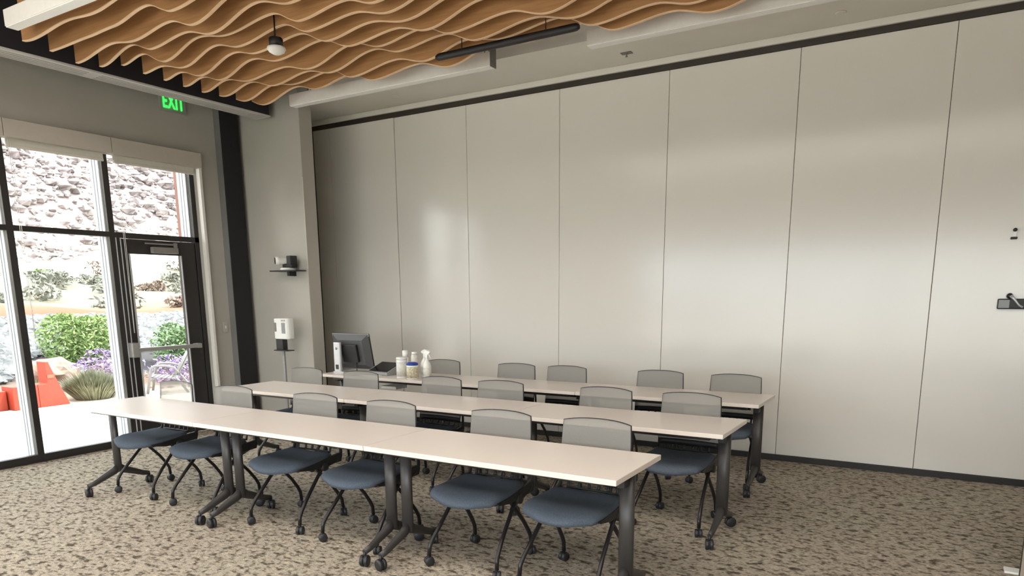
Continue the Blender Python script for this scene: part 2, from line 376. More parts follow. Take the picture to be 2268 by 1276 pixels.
# glass door
dr = sempty('door_1')
DX0, DX1 = WX-.105, WX-.06
part('door_leaf', M['dark_metal'], dr, (DX0, DX1, 4.39, 4.47, .01, 2.155), (DX0, DX1, 5.05, 5.24, .01, 2.155), (DX0, DX1, 4.47, 5.05, 2.005, 2.155), (DX0, DX1, 4.47, 5.05, .01, .26), bevel=.003)
part('glass_pane', M['glass'], dr, (DX0+.02, DX0+.026, 4.47, 5.05, .26, 2.005))
part('glazing_bead', M['ext_alu'], dr, (DX1-.002, DX1+.008, 4.455, 4.47, .26, 2.005), (DX1-.002, DX1+.008, 5.05, 5.062, .26, 2.005), (WX-.049, WX-.042, 4.325, 4.333, .01, 2.16), (WX-.049, WX-.042, 4.372, 4.380, .01, 2.16))
cl = MB().box(WX-.06, WX-.005, 4.70, 5.0, 2.02, 2.085).build('door_closer', M['closer'], dr, bevel=.006)
MB().box(WX-.02, WX-.008, 4.62, 4.99, 2.108, 2.124).box(WX-.03, WX-.005, 4.955, 4.99, 2.085, 2.135).build('closer_arm', M['closer'], cl, bevel=.003)
pb = MB().box(WX-.02, WX+.035, 4.40, 5.13, .985, 1.028).build('panic_bar', M['bar_metal'], dr, bevel=.008)
MB().box(WX-.06, WX+.04, 4.33, 4.405, .93, 1.085).build('latch_housing', M['bar_metal'], pb, bevel=.01)
MB().box(WX-.06, WX+.03, 5.10, 5.16, .98, 1.034).build('end_cap', M['bar_metal'], pb, bevel=.006)

# roller blinds with valances
def blind(y0, y1, label):
    b = empty('roller_blind', (WX+.001, y0, 2.94)); tag(b, label, 'blind', 'roller blinds over the left windows')
    Lh = y1-y0-.006
    part('valance', M['valance'], b, (0, .10, 0, Lh, .015, .17), bevel=.003)
    part('blind_cloth', M['blind'], b, (.03, .036, .03, Lh-.06, -.035, .015))
    part('hem_bar', M['blind'], b, (.022, .044, .03, Lh-.06, -.06, -.035), bevel=.004)
    MB().tube([(.05, .045, .0), (.052, .045, -.9), (.054, .046, -1.75)], .0022, 5).tube([(.05, .06, .0), (.052, .06, -.9), (.054, .05, -1.75)], .0022, 5).build('pull_chain', M['white_plastic'], b)
blind(4.31, 5.315, 'beige roller blind valance over the glass door')
blind(3.35, 4.31, 'beige roller blind valance over the window left of the door')
blind(2.41, 3.35, 'beige roller blind valance cut by the left photo edge')

# steel column
sc_ = empty('steel_column', (-7.14, 5.68, 0)); tag(sc_, 'glossy black steel column standing at the left wall beside the pier', 'column')
MB().box(-.149, -.03, -.10, .06, 0, HZ).build('flange_box', M['col_paint'], sc_, bevel=.004)
MB().box(-.03, -.02, -.112, .135, 0, HZ).build('flange', M['duct'], sc_, bevel=.002)
ts = empty('thermostat', (WX+.001, 5.505, 1.20)); tag(ts, 'small grey wall plate right of the glass door', 'wall plate')
MB().rbox(0, .014, -.028, .028, -.06, .06, .003).build('plate', M['valance'], ts); MB().box(.014, .018, -.008, .008, -.015, .015).build('toggle', M['white_plastic'], ts)

# ------------------------------------------------------------ ceiling things
# bulkhead duct with linear diffuser
ds = empty('linear_diffuser', (-6.57, 5.78, 3.50)); tag(ds, 'long black air duct with white slotted diffuser underneath, above the windows', 'air vent')
DL = 9.6
part('duct', M['duct'], ds, (-.215, -.004, -DL, -.015, .012, .78))
fr = part('frame', M['diffuser'], ds, (-.222, -.200, -DL, 0, 0, .014), (-.022, 0, -DL, 0, 0, .014), (-.2, -.022, -.022, 0, 0, .014), (-.2, -.022, -1.93, -1.83, 0.001, .0135), (-.2, -.022, -3.0, -2.93, 0.001, .0135), (-.2, -.022, -5.5, -5.43, 0.001, .0135))
for k in range(4):
    x = -.2+.178*(k+.5)/4+.003
    part('slat', M['diffuser'], ds, (x-.014, x+.010, -DL, -.022, .002, .010))

# exit sign
ex = empty('exit_sign', (WX+.001, 5.075, 3.595)); tag(ex, 'green glowing EXIT sign on the left wall, half behind the diffuser', 'exit sign')
MB().box(.0, .03, -.15, .15, -.10, .10).build('case', M['exit_case'], ex, bevel=.004)
cu = bpy.data.curves.new('letters', 'FONT'); cu.body = 'EXIT'; cu.size = .215; cu.extrude = .003; cu.offset = .0025; cu.space_character = 1.12; cu.align_x = 'CENTER'; cu.align_y = 'CENTER'
tmp = bpy.data.objects.new('tmp_text', cu); C.objects.link(tmp)
bpy.context.view_layer.update()
me = bpy.data.meshes.new_from_object(tmp.evaluated_get(bpy.context.evaluated_depsgraph_get())); bpy.data.objects.remove(tmp)
me.materials.clear(); me.materials.append(M['exit_green'])
lo = bpy.data.objects.new('lettering', me); C.objects.link(lo); lo.parent = ex
# text local x -> world +y when read from +x side ; up -> z
lo.matrix_local = Matrix(((0, 0, 1, .033), (1, 0, 0, -.0), (0, 1, 0, -.005), (0, 0, 0, 1))) @ Matrix.Diagonal((.52, .92, 1, 1))

for k_, (x, y) in enumerate(FILL_PANELS):  # fixtures made up around the added fill panels
    tf = empty('ceiling_light', (x, y, 4.22)); tag(tf, ['long recessed luminous ceiling panel just behind the camera', 'long recessed luminous ceiling panel near the rear windows'][k_], 'ceiling light', 'ceiling lights behind the camera')
    part('frame', M['white_paint'], tf, (-4.36, -4.31, -.65, .65, 0, .08), (4.31, 4.36, -.65, .65, 0, .08), (-4.31, 4.31, -.65, -.61, 0, .08), (-4.31, 4.31, .61, .65, 0, .08))
    part('reflector', M['white_paint'], tf, (-4.31, 4.31, -.61, .61, .06, .08))

# wavy wood baffles
XF0, XF1 = -6.25, 1.6
first = [(-6.13, .49, -5.61, .53), (-6.15, .48, -5.72, .49), (-6.23, .44, -5.74, .50), (-6.22, .46, -5.79, .55), (-6.23, .52, -5.96, .56), (-6.24, .50, -6.01, .52),
         (-6.23, .49, -6.02, .52), (-6.21, .48, -5.98, .52), (-6.2, .47, -5.9, .53), (-6.16, .47, -5.8, .54), (-6.12, .46, -5.7, .55), (-6.08, .46, -5.60, .56)]
lowseq = [.46, .51, .47]; highseq = [.56, .56, .52]
def cosi(a, b, t): return a+(b-a)*(1-math.cos(math.pi*t))/2
names = ['nearest the camera', 'second from the camera', 'third from the camera', 'fourth from the camera', 'fifth from the camera', 'sixth from the camera',
         'sixth from the white soffit', 'fifth from the white soffit', 'fourth from the white soffit', 'third from the white soffit', 'second from the white soffit', 'nearest the white soffit']
for i in range(12):
    y = 3.14+.1945*i; tx, tz, px, pz = first[i]
    tr = [.46, .51, .47]; ph = (0, 0, 1, 1, 2, 2, 2, 2, 1, 1, 0, 0)[i]
    keys = [(tx-.30, pz-.01), (tx, tz)]; x = tx; k = ph
    pk = px
    keys.append((pk, pz)); x = pk
    j = 1
    while x < XF1+1:
        gap = (.27, .31, .33, .29)[(j+i) % 4]; rise = (.50, .45, .50, .42)[(j+i*2) % 4]
        keys.append((x+gap, 3*0+lowseq[(j+k) % 3]+.004*((i*7+j*3) % 5-2))); x += gap
        keys.append((x+rise, highseq[(j+k) % 3]+.004*((i*5+j*2) % 5-2))); x += rise; j += 1
    bf = empty('ceiling_baffle', (XF0, y, 3.5)); tag(bf, 'long wavy oak ceiling baffle, '+names[i], 'baffle', 'wavy wood baffles of the ceiling cloud')
    n = 300; xs = [XF0+(XF1-XF0)*q/n for q in range(n+1)]; zs = []
    for xx in xs:
        for a, b in zip(keys, keys[1:]):
            if a[0] <= xx <= b[0]:
                zs.append(3+cosi(a[1], b[1], (xx-a[0])/(b[0]-a[0]))); break
        else: zs.append(3.5)
    mb = MB(); me_ = MB(); th = .011
    loc = lambda x_, yy, z_: (x_-XF0, yy, z_-3.5)
    vs = []; 
    for xx, zz in zip(xs, zs): vs += [loc(xx, -th, zz), loc(xx, th, zz), loc(xx, -th, 3.84), loc(xx, th, 3.84)]
    fs = []; fe = []
    for q in range(n):
        a = 4*q; b = a+4
        fs += [(a, b, b+2, a+2), (a+1, a+3, b+3, b+1), (a+2, b+2, b+3, a+3), (a, a+1, b+1, b)]
    fs += [(0, 2, 3, 1), (4*n, 4*n+1, 4*n+3, 4*n+2)]
    mb.smooth = False; mb._add(vs, fs); mb.build('veneer_panel', M['wood'], bf)
    ev = []
    for xx, zz in zip(xs, zs): ev += [loc(xx, -th-.0012, zz-.003), loc(xx, th+.0012, zz-.003), loc(xx, -th-.0012, zz+.003), loc(xx, th+.0012, zz+.003)]
    me_._add(ev, fs); me_.build('edge_band', M['wood_edge'], bf)
    for hx in (.3, 2.6, 5.0, 7.5): part('hanger', M['duct'], bf, (hx-.006, hx+.006, -.006, .006, .338, .80))

# linear pendants
def pendant(x0, x1, y, label):
    p = empty('linear_pendant', (x0, y+.048, 3.50)); tag(p, label, 'pendant light', 'white linear pendant lights framing the baffles')
    Lx = x1-x0
    MB().box(0, Lx, -.046, .046, .006, .117).build('housing', M['white_paint'], p, bevel=.003)
    MB().box(.004, Lx-.004, -.040, .040, 0, .006).build('lens', M['white_plastic'], p)
    MB().box(Lx-.002, Lx+.006, -.047, .047, -.002, .16).build('end_cap', M['closer'], p, bevel=.002)
    for hx in (.25, Lx-.06): MB().tube([(hx-.03, 0, .117), (hx, 0, .20), (hx, 0, .8)], .003, 6).tube([(hx+.03, 0, .117), (hx, 0, .20)], .003, 6).build('wire', M['duct'], p)
pendant(-6.05, -3.56, 5.58, 'white linear pendant box before the soffit, left of the gap')
pendant(-2.64, -.1, 5.58, 'white linear pendant box before the soffit, right of the gap')
pendant(-6.05, -3.56, 2.92, 'white linear pendant box in the top left photo corner')
pendant(-2.64, -.1, 2.92, 'white linear pendant box over the near baffles above the frame')
# slim black bar under the baffles
br = empty('microphone_bar', (-3.69, 4.985, 3.40)); tag(br, 'slim black bar hanging below the wood baffles', 'bar')
MB().tube([(0, 0, .036), (.02, 0, .036), (.05, 0, .036), (1.22, 0, .036), (1.25, 0, .036), (1.27, 0, .036)], [.018, .026, .028, .028, .026, .018], 10).build('housing', M['grey_plastic'] if 0 else M['plastic'], br)
MB().tube([(.25, 0, .05), (.25, 0, .9)], .004, 6).build('rod', M['duct'], br); MB().tube([(1.0, 0, .05), (1.0, 0, .9)], .004, 6).build('rod', M['duct'], br)
# occupancy sensor
se = empty('ceiling_sensor', (-4.545, 4.10, 3.37)); tag(se, 'small black sensor with white dome hanging among the wood baffles', 'sensor')
MB().lathe([(0, 0), (.03, .004), (.058, .02), (.070, .040), (.068, .052), (.05, .058)], n=24).build('dome', M['white_plastic'], se)
MB().lathe([(.052, .056), (.052, .110), (.046, .118), (.012, .122)], n=24).build('body', M['plastic'], se)
MB().tube([(-.01, 0, .12), (-.005, 0, .2), (0, 0, .92)], .007, 6).build('rod', M['duct'], se)
# sprinklers in the soffit
for x, y, lab in ((-5.37, 6.48, 'white sprinkler cover on the soffit, left above the partition'), (-.90, 6.52, 'white sprinkler cover on the soffit, right above the partition')):
    s_ = empty('round_sprinkler_cover', (x, y, 3.700)); tag(s_, lab, 'sprinkler', 'round sprinkler covers of the soffit')
    MB().lathe([(.038, -.008), (.042, -.004), (.042, 0)], n=20).build('cover', M['white_paint'], s_)
    MB().lathe([(.030, -.0085), (.030, -.007)], n=20).build('disc', M['ceil'], s_)
s_ = empty('fire_sprinkler', (-2.68, 6.51, 3.700)); tag(s_, 'grey square plate with small sprinkler head on the white soffit', 'sprinkler')
MB().box(-.05, .05, -.03, .03, -.006, 0).build('plate', M['closer'], s_); MB().tube([(0, 0, 0), (0, 0, -.02), (0, 0, -.035)], [.006, .006, .012], 8).build('nozzle', M['closer'], s_)

# ------------------------------------------------------------ PTZ camera shelf and sanitiser
sh = empty('wall_shelf', (-6.44, 5.864, 1.83)); tag(sh, 'small black shelf on the pier carrying the white camera', 'shelf')
MB().rbox(-.225, .21, -.20, 0, .0, .012, .05).build('shelf_board', M['plastic'], sh); MB().box(-.02, .02, -.10, 0, -.05, 0).build('bracket', M['plastic'], sh)
pc = empty('video_camera', (-6.44, 5.76, 1.842)); tag(pc, 'white and black pan tilt camera on the small shelf at the pier', 'camera')
MB().lathe([(.085, 0), (.085, .018), (.06, .03), (0, .032)], n=24).build('base', M['white_plastic'], pc)
MB().rbox(-.045, .11, -.045, .06, .03, .07, .02).box(.04, .11, -.05, .05, .06, .16).build('yoke', M['plastic'], pc, bevel=.008)
T = Matrix.Translation((-.02, -.02, .105)) @ Matrix.Rotation(R(-35), 4, 'Z') @ Matrix.Rotation(R(90), 4, 'X')
hd = MB().lathe([(.04, -.09), (.042, -.07), (.042, .055), (.046, .06), (.046, .095), (.040, .10)], T=T, n=24).build('head', M['white_plastic'], pc)
MB().lathe([(.036, .085), (.036, .108), (.02, .106), (0, .106)], T=T, n=24).build('lens', M['plastic'], hd)
sz = empty('sanitizer_stand', (-6.40, 5.62, 0)); tag(sz, 'white hand sanitizer dispenser on a dark floor stand before the pier', 'dispenser')
MB().lathe([(.16, 0), (.16, .012), (.02, .02)], n=28).build('foot', M['plastic'], sz)
MB().box(-.055, -.025, -.01, .01, .015, 1.02).build('pole', M['grey_plastic'], sz)
MB().box(-.10, .01, -.05, .02, .95, 1.075).box(-.09, .13, -.10, .01, .945, .955).build('drip_tray', M['plastic'], sz, bevel=.004)
MB().rbox(-.125, .12, -.06, .05, 1.075, 1.31, .04).build('dispenser_case', M['white_plastic'], sz, bevel=.012)
MB().box(.02, .075, -.066, -.05, 1.14, 1.26).build('refill_window', M['grey_plastic'], sz, bevel=.004)
MB().box(-.10, -.065, -.064, -.05, 1.16, 1.26).build('refill_window', M['closer'], sz, bevel=.004)
MB().box(.02, .08, -.066, -.055, 1.275, 1.295).build('brand_plate', M['valance'], sz, bevel=.002)

# ------------------------------------------------------------ tables
TL = 1.524; TD = .60
def make_caster(name, parent, loc, r=.034, wd=.05, rz=0):
    c = MB(); T = Matrix.Rotation(R(90), 4, 'Y')
    for s in (-1, 1):
        c.lathe([(.006, -.009), (r*.92, -.010), (r, -.006), (r, .006), (r*.92, .010), (.006, .009)], T=Matrix.Translation((s*wd*.27, 0, r)) @ T, n=18)
    c.box(-wd*.12, wd*.12, -r*.7, r*.8, r*.7, r*1.75)
    c.tube([(0, 0, r*1.6), (0, 0, r*2.6)], r*.28, 8)
    o = c.build(name, M['rubber'], parent); o.location = loc; o.rotation_euler.z = rz; return o
def make_table(label):
    t = empty('folding_table', (0, 0, 0)); tag(t, label, 'table', 'white training tables in three rows')
    MB().box(.002, TL-.002, 0, TD, .707, .735).build('tabletop', M['laminate'], t, bevel=.003)
    for sx, x in ((1, .062), (-1, TL-.062)):
        lg = MB().tube([(x, .29, .70), (x, .29, .16)], .040, 14, flat=.62).build('leg', M['leg'], t)
        a = MB()
        for y1 in (.035, .545):
            a.tube([(x, .29, .19), (x, .29+(y1-.29)*.16, .165), (x, .29+(y1-.29)*.8, .098), (x, y1, .086)], [.036, .032, .022, .019], 10, flat=.8)
        a.build('foot', M['leg'], lg)
        MB().box(x-.03, x+.03, .08, .52, .693, .707).box(x-.02, x+.02, .2, .38, .64, .70).build('bracket', M['plastic'], lg, bevel=.004)
        for q, y1 in enumerate((.035, .545)): make_caster('caster', lg, (x, y1, 0), rz=R((20, -50, 75, 35)[q+(1+sx)]))
    MB().box(.11, TL-.11, .10, .13, .672, .705).build('stretcher', M['black_metal'], t)
    MB().tube([(.12, .29, .655), (TL-.12, .29, .655)], .012, 8).build('tilt_rod', M['black_metal'], t)
    return t
tab0 = make_table('x')
index_children()
X0 = -1.19
rowY = [2.88, 4.15, 5.405]; rowX = [-1.19, -1.045, -1.11]
rown = ['front row', 'middle row', 'far row']
first_t = True
for r in range(3):
    for c in range(3):
        t = tab0 if first_t else copy_tree(tab0); first_t = False
        t.location = (rowX[r]-TL*(3-c), rowY[r], 0)
        pos = ['left', 'middle', 'right'][c]
        lab = 'white-topped folding table on casters, %s table of the %s' % (pos, rown[r])
        if r == 2 and c == 0: lab = 'white-topped table of the far row carrying monitor and cleaning bottles'
        t['label'] = lab

# ------------------------------------------------------------ chairs
def make_chair():
    ch = empty('nesting_chair'); tag(ch, 'x', 'chair')
    # local: front = -y, origin under hub centre. casters y -.225 / +.225
    def seat_fn(top):
        def f(u, v):
            a = u*2-1; s = v*2-1                          # a: left-right, s: front(-1)..back(+1)
            # superellipse plan
            hw = .232*(1-.10*max(0, -s)**3-.05*max(0, s)); k = (1-abs(s)**6)**(1/3.0) if abs(s) < 1 else 0
            x = a*hw*(.62+.38*k); y = -.055+s*.235*(1-.09*abs(a)**3)
            z = .452+.012*abs(a)**2-.030*max(0, -s-.35)**1.6*1.6+.012*max(0, s)
            if top:
                z += .022*(1-abs(a)**8)*(1-abs(s)**8)-.014*math.exp(-((s-.35)/.45)**2)*(1-a*a)
                return Vector((x, y, z))
            return Vector((x*.985, y*.985-.001, z-.030))
        return f
    b = MB(); nu, nv = 14, 14
    A = [[seat_fn(1)(i/nu, j/nv) for i in range(nu+1)] for j in range(nv+1)]; B = [[seat_fn(0)(i/nu, j/nv) for i in range(nu+1)] for j in range(nv+1)]
    W = nu+1; vs = [p for r_ in A for p in r_]+[p for r_ in B for p in r_]; k = W*(nv+1)
    fs = [(j*W+i, j*W+i+1, (j+1)*W+i+1, (j+1)*W+i) for j in range(nv) for i in range(nu)]; fs = fs+[tuple(x+k for x in f)[::-1] for f in fs]
    rim = [(i, 0) for i in range(nu)]+[(nu, j) for j in range(nv)]+[(i, nv) for i in range(nu, 0, -1)]+[(0, j) for j in range(nv, 0, -1)]; ids = [j*W+i for i, j in rim]
    fs += [(ids[q], ids[q]+k, ids[(q+1) % len(ids)]+k, ids[(q+1) % len(ids)]) for q in range(len(ids))]
    b.smooth = True; b._add(vs, fs); b.build('seat', M['fabric'], ch)
    # black shell under the cushion, deeper to the rear at the sides
    b = MB()
    for s in (-1, 1):
        b.prism([(-.19, .420), (-.08, .402), (.20, .410), (.215, .458), (.19, .475), (.0, .452), (-.12, .440), (-.20, .432)], s*.222-.012, s*.222+.012, axis='x')
    b.box(-.20, .20, -.18, .16, .408, .424)
    b.build('seat_shell', M['plastic'], ch, bevel=.004)
    # legs
    for s in (-1, 1):
        x = s*.205
        f = MB().tube([(x, .055, .415), (x, .02, .375), (x+s*.012, -.13, .225), (x+s*.022, -.195, .155), (x+s*.026, -.222, .115), (x+s*.028, -.228, .062)], .0125, 8).build('leg', M['black_metal'], ch)
        make_caster('caster', f, (x+s*.028, -.228, 0), r=.028, wd=.046, rz=R(25 if s > 0 else -35))
        g = MB().tube([(x-s*.012, -.02, .415), (x-s*.012, .01, .375), (x-s*.008, .135, .24), (x-s*.004, .190, .165), (x-s*.002, .215, .12), (x, .222, .062)], .0125, 8).build('leg', M['black_metal'], ch)
        make_caster('caster', g, (x, .222, 0), r=.028, wd=.046, rz=R(50 if s > 0 else -15))
        MB().lathe([(.0, -.018), (.030, -.016), (.030, .016), (0, .018)], T=Matrix.Translation((x+s*.02, .035, .405)) @ Matrix.Rotation(R(90), 4, 'Y'), n=16).build('hub', M['plastic'], ch)
        # upright arm behind the back
        MB().tube([(x+s*.012, .04, .405), (x+s*.022, .15, .425), (x+s*.020, .205, .47), (x+s*.008, .222, .56), (x-s*.004, .232, .66)], [.016, .015, .014, .012, .009], 8, flat=.7).build('back_support', M['plastic'], ch)
    MB().tube([(-.205, .0, .40), (.205, .0, .40)], .010, 8).build('cross_bar', M['black_metal'], ch)
    # back: curved panel z .50-.865
    def bp(u, v, off=0, g=0):
        a = u*2-1; hw = .206+.004*math.sin(v*3.1); x = a*(hw+g+.008*(1-max(v, 0)))
        zt = .872-.016*abs(a)**2.5; zb = .505-.0*a; z = zb-g+(zt-zb+2*g)*v
        y = .186+.055*(max(v, 0)**1.3+min(v, 0))-.030*a*a*(.6+.4*v)+off+.012*math.sin(v*math.pi)
        return Vector((x, y, z))
    MB().grid(lambda u, v: bp(u, .12+.88*v, .0), 12, 10).build('backrest', M['mesh'], ch)
    # rim frame: top, sides, lower slotted band
    pts = []
    N_ = 14
    for i in range(N_+1): pts.append(bp(i/N_, 1.0, .007))
    side_r = [bp(1, 1-j/8, .008) for j in range(1, 9)]; side_l = [bp(0, 1-j/8, .008) for j in range(1, 9)]
    rim = MB().tube(side_l[::-1]+pts+side_r, .0050, 6)
    rim.build('back_frame', M['grey_plastic'] if 0 else M['plastic'], ch)
    lb = MB(); lb.grid(lambda u, v: bp(u, .0+.13*v, .004), 12, 1, .008, (0, 1, 0)); lb.grid(lambda u, v: bp(.12+.76*u, -.10+.03*v, .0), 12, 1, .008, (0, 1, 0))
    for q in (.12, .28, .42, .56, .70, .84): lb.grid(lambda u, v, q=q: bp(q+.035*u, -.09+.10*v, .002), 1, 2, .008, (0, 1, 0))
    lb.build('lumbar_frame', M['plastic'], ch)
    return ch
ch0 = make_chair(); index_children(); firstc = True
crow = [[-5.39, -4.67, -3.78, -3.07, -2.225, -1.605], [-5.22, -4.52, -3.60, -3.00, -2.10, -1.455], [-4.53, -3.61, -3.06, -2.12, -1.455]]
cy = [3.335, 4.60, 5.885]
ordn = ['leftmost', 'second from left', 'third from left', 'fourth from left', 'fifth from left', 'rightmost']
ordn3 = ['leftmost, behind the cleaning bottles', 'second from left', 'middle', 'second from right', 'rightmost']
cr_ = random.Random(5)
for r in range(3):
    for k, x in enumerate(crow[r]):
        c = ch0 if firstc else copy_tree(ch0); firstc = False
        c.location = (x, cy[r]+cr_.uniform(-.012, .012), 0); c.rotation_euler.z = R(cr_.uniform(-2.5, 2.5)*(0 if (r, k) == (2, 4) else 1))
        c['label'] = 'grey mesh-back chair with blue seat, %s in the %s' % ((ordn3 if r == 2 else ordn)[k], rown[r])
        c['group'] = 'chairs at the %s' % ['front row tables', 'middle row tables', 'far row tables'][r]

# ------------------------------------------------------------ equipment on the far left table
ZT = .735
mo = empty('computer_monitor', (-5.46, 5.68, ZT), R(2)); tag(mo, 'computer monitor seen from behind on a silver stand, on far row table', 'monitor')
MB().rbox(-.19, .06, -.10, .10, 0, .012, .03).build('base', M['silver'], mo, bevel=.002)
T = Matrix.Translation((.0, .0, .0))
MB().rbox(-.185, -.085, -.075, -.035, .01, .325, .018).build('stand_column', M['silver'], mo, bevel=.006)
MB().box(-.155, -.115, -.078, -.07, .035, .085).build('cable_slot', M['black_gloss'], mo); MB().lathe([(0, .0), (.014, .0), (.014, .003), (0, .003)], T=Matrix.Translation((-.135, -.076, .26)) @ Matrix.Rotation(R(90), 4, 'X'), n=20).build('badge', M['grey_plastic'], mo)
T = Matrix.Translation((-.01, .05, .215)) @ Matrix.Rotation(R(11), 4, 'X') @ Matrix.Scale(1.08, 4)
sc2 = MB().box(-.235, .235, 0, .022, -.17, .19, T).build('screen_case', M['plastic'], mo, bevel=.004)
MB()._add
b = MB(); o_ = [(-.235, -.17), (.235, -.17), (.235, .19), (-.235, .19)]; i_ = [(-.16, -.12), (.16, -.12), (.16, .13), (-.16, .13)]
b._add([T @ Vector((x, 0, z)) for x, z in o_]+[T @ Vector((x, -.028, z)) for x, z in i_], [(0, 1, 5, 4), (1, 2, 6, 5), (2, 3, 7, 6), (3, 0, 4, 7), (4, 5, 6, 7), (3, 2, 1, 0)])
b.build('rear_shell', mat('dark_shell', (.07, .07, .075), .4), sc2)
MB().box(-.235, .235, -.001, .006, .165, .19, T).build('top_rim', M['silver'], sc2)
MB().box(-.10, .10, -.06, -.03, -.09, .09, T).build('mount_block', M['plastic'], sc2, bevel=.006)
MB().tube([T @ Vector((.05, -.03, -.10)), T @ Vector((.06, -.06, -.18)), Vector((.10, .0, .01)), Vector((.25, .05, .006))], .004, 6).build('cable', M['plastic'], mo)
# sloped control console
kb = empty('control_console', (-5.03, 5.72, ZT), R(-6)); tag(kb, 'low grey wedge console with dark sloped screen beside the monitor', 'console')
MB().prism([(-.12, 0), (.12, 0), (.12, .115), (.10, .115), (-.12, .03)], -.15, .17, axis='x').build('wedge', M['grey_plastic'], kb, bevel=.004)
sl = math.atan2(.085, .22)
MB().box(-.12, .15, -.10, .11, 0, .006, Matrix.Translation((0, -.01, .073)) @ Matrix.Rotation(sl, 4, 'X')).build('dark_screen', M['black_gloss'], kb)
rm = empty('paper_pad', (-5.00, 5.49, ZT), R(3)); tag(rm, 'thin white pad lying on the table before the console', 'paper pad')
MB().box(-.11, .11, -.035, .035, 0, .012).build('sheets', M['white_plastic'], rm, bevel=.002); MB().box(-.07, .05, -.005, .004, .012, .018).build('pen', M['plastic'], rm)
# white tray hung under the table
pt = empty('paper_tray', (-4.86, 5.70, .600)); tag(pt, 'small white tray fixed under the far left table', 'tray')
MB().box(-.10, .10, -.12, .06, 0, .03).build('tray', M['white_plastic'], pt, bevel=.004); MB().box(-.09, .09, .06, .07, 0, .04).build('lip', M['white_plastic'], pt)
# bottles
def bottle(name, x, y, label, cat, parts, group='cleaning supplies on the far table'):
    e = empty(name, (x, y, ZT)); tag(e, label, cat, group)
    for nm, m, prof, sx in parts: MB().lathe(prof, n=22, sx=sx, sy=sx).build(nm, M[m], e)
    return e
bottle('wipes_canister', -4.62, 5.52, 'tall plain white wipes canister, left of the blue-lidded tub', 'canister',
       [('body', 'white_plastic', [(.052, 0), (.055, .004), (.055, .18), (.053, .185)], 1), ('label_wrap', 'label_white', [(.0555, .02), (.0555, .165)], 1), ('lid', 'white_plastic', [(.056, .185), (.056, .205), (.05, .21), (0, .212)], 1)])
bottle('wipes_tub', -4.47, 5.50, 'white tub of wipes with a dark blue lid and yellowish label', 'tub',
       [('body', 'white_plastic', [(.055, 0), (.058, .004), (.058, .135), (.055, .14)], 1), ('label_wrap', 'label_paper', [(.0585, .015), (.0585, .125)], 1), ('lid', 'blue_lid', [(.059, .14), (.060, .158), (.035, .168), (0, .170)], 1)])
bottle('pump_bottle', -4.72, 5.70, 'white bottle with a white cap standing behind the tall canister', 'bottle',
       [('body', 'white_plastic', [(.032, 0), (.035, .005), (.035, .18), (.028, .195)], 1), ('cap', 'white_plastic', [(.029, .195), (.029, .26), (0, .263)], 1)])
bottle('clear_bottle', -4.60, 5.70, 'pale clear-sided bottle with white cap, behind the blue-lidded tub', 'bottle',
       [('body', 'label_white', [(.032, 0), (.034, .005), (.034, .20), (.028, .225)], 1), ('cap', 'white_plastic', [(.028, .225), (.028, .25), (0, .252)], 1)])
def spray(x, y, rz, label):
    e = bottle('spray_bottle', x, y, label, 'spray bottle', [('body', 'white_plastic', [(.038, 0), (.041, .005), (.041, .13), (.034, .16), (.014, .19), (.013, .21)], 1)])
    e.rotation_euler.z = rz
    h = MB().prism([(-.012, .205), (.014, .205), (.018, .235), (.055, .262), (.056, .275), (.0, .285), (-.03, .268), (-.034, .256), (-.012, .240)], -.011, .011, axis='y').build('spray_head', M['white_plastic'], e, bevel=.003)
    MB().tube([(.022, 0, .250), (.044, 0, .235), (.056, 0, .200)], [.006, .005, .004], 6).build('trigger', M['white_plastic'], h)
    MB().lathe([(.0415, .03), (.0415, .115)], n=22).build('label_wrap', M['label_white'], e)
spray(-4.44, 5.66, R(25), 'white trigger spray bottle behind the blue-lidded tub, left of two')
spray(-4.34, 5.57, R(-12), 'white trigger spray bottle right of the blue-lidded tub')

# ------------------------------------------------------------ outdoors
prof = [(-7.3, -.03), (-12, -.03), (-13, .05), (-15, .30), (-20, 1.02), (-21, 1.12), (-24, 1.32), (-30, 1.75), (-38, 2.7), (-45, 3.7), (-49, 5.0), (-54, 9.0), (-62, 16.5), (-72, 26), (-90, 34)]
def gz(x, y):
    for (a, za), (b, zb) in zip(prof, prof[1:]):
        if b <= x <= a:
            t = (a-x)/(a-b); z = za+(zb-za)*t; break
    else: z = prof[-1][1]
    d = max(0, -x-13)
    return z+noise.noise(Vector((x*.18, y*.18, 1)))*min(1.6, d*.035)+noise.noise(Vector((x*.9, y*.9, 3)))*min(.5, d*.006)
b = MB(); nx, ny = 110, 90
def gf(u, v):
    x = -7.5-82*(u**1.7); y = -45+175*v; return Vector((x, y, gz(x, y)))
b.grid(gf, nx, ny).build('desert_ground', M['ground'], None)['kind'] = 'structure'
struct('patio', M['concrete'], (-10.7, WX-.2, -20, 30, -.2, -.012), (WX-.2, 30, -40, BY, -.2, -.013))
struct('wall_outside', M['salmon'], (-8.3, -8.2, 5.71, 6.3, -.05, 3.6))
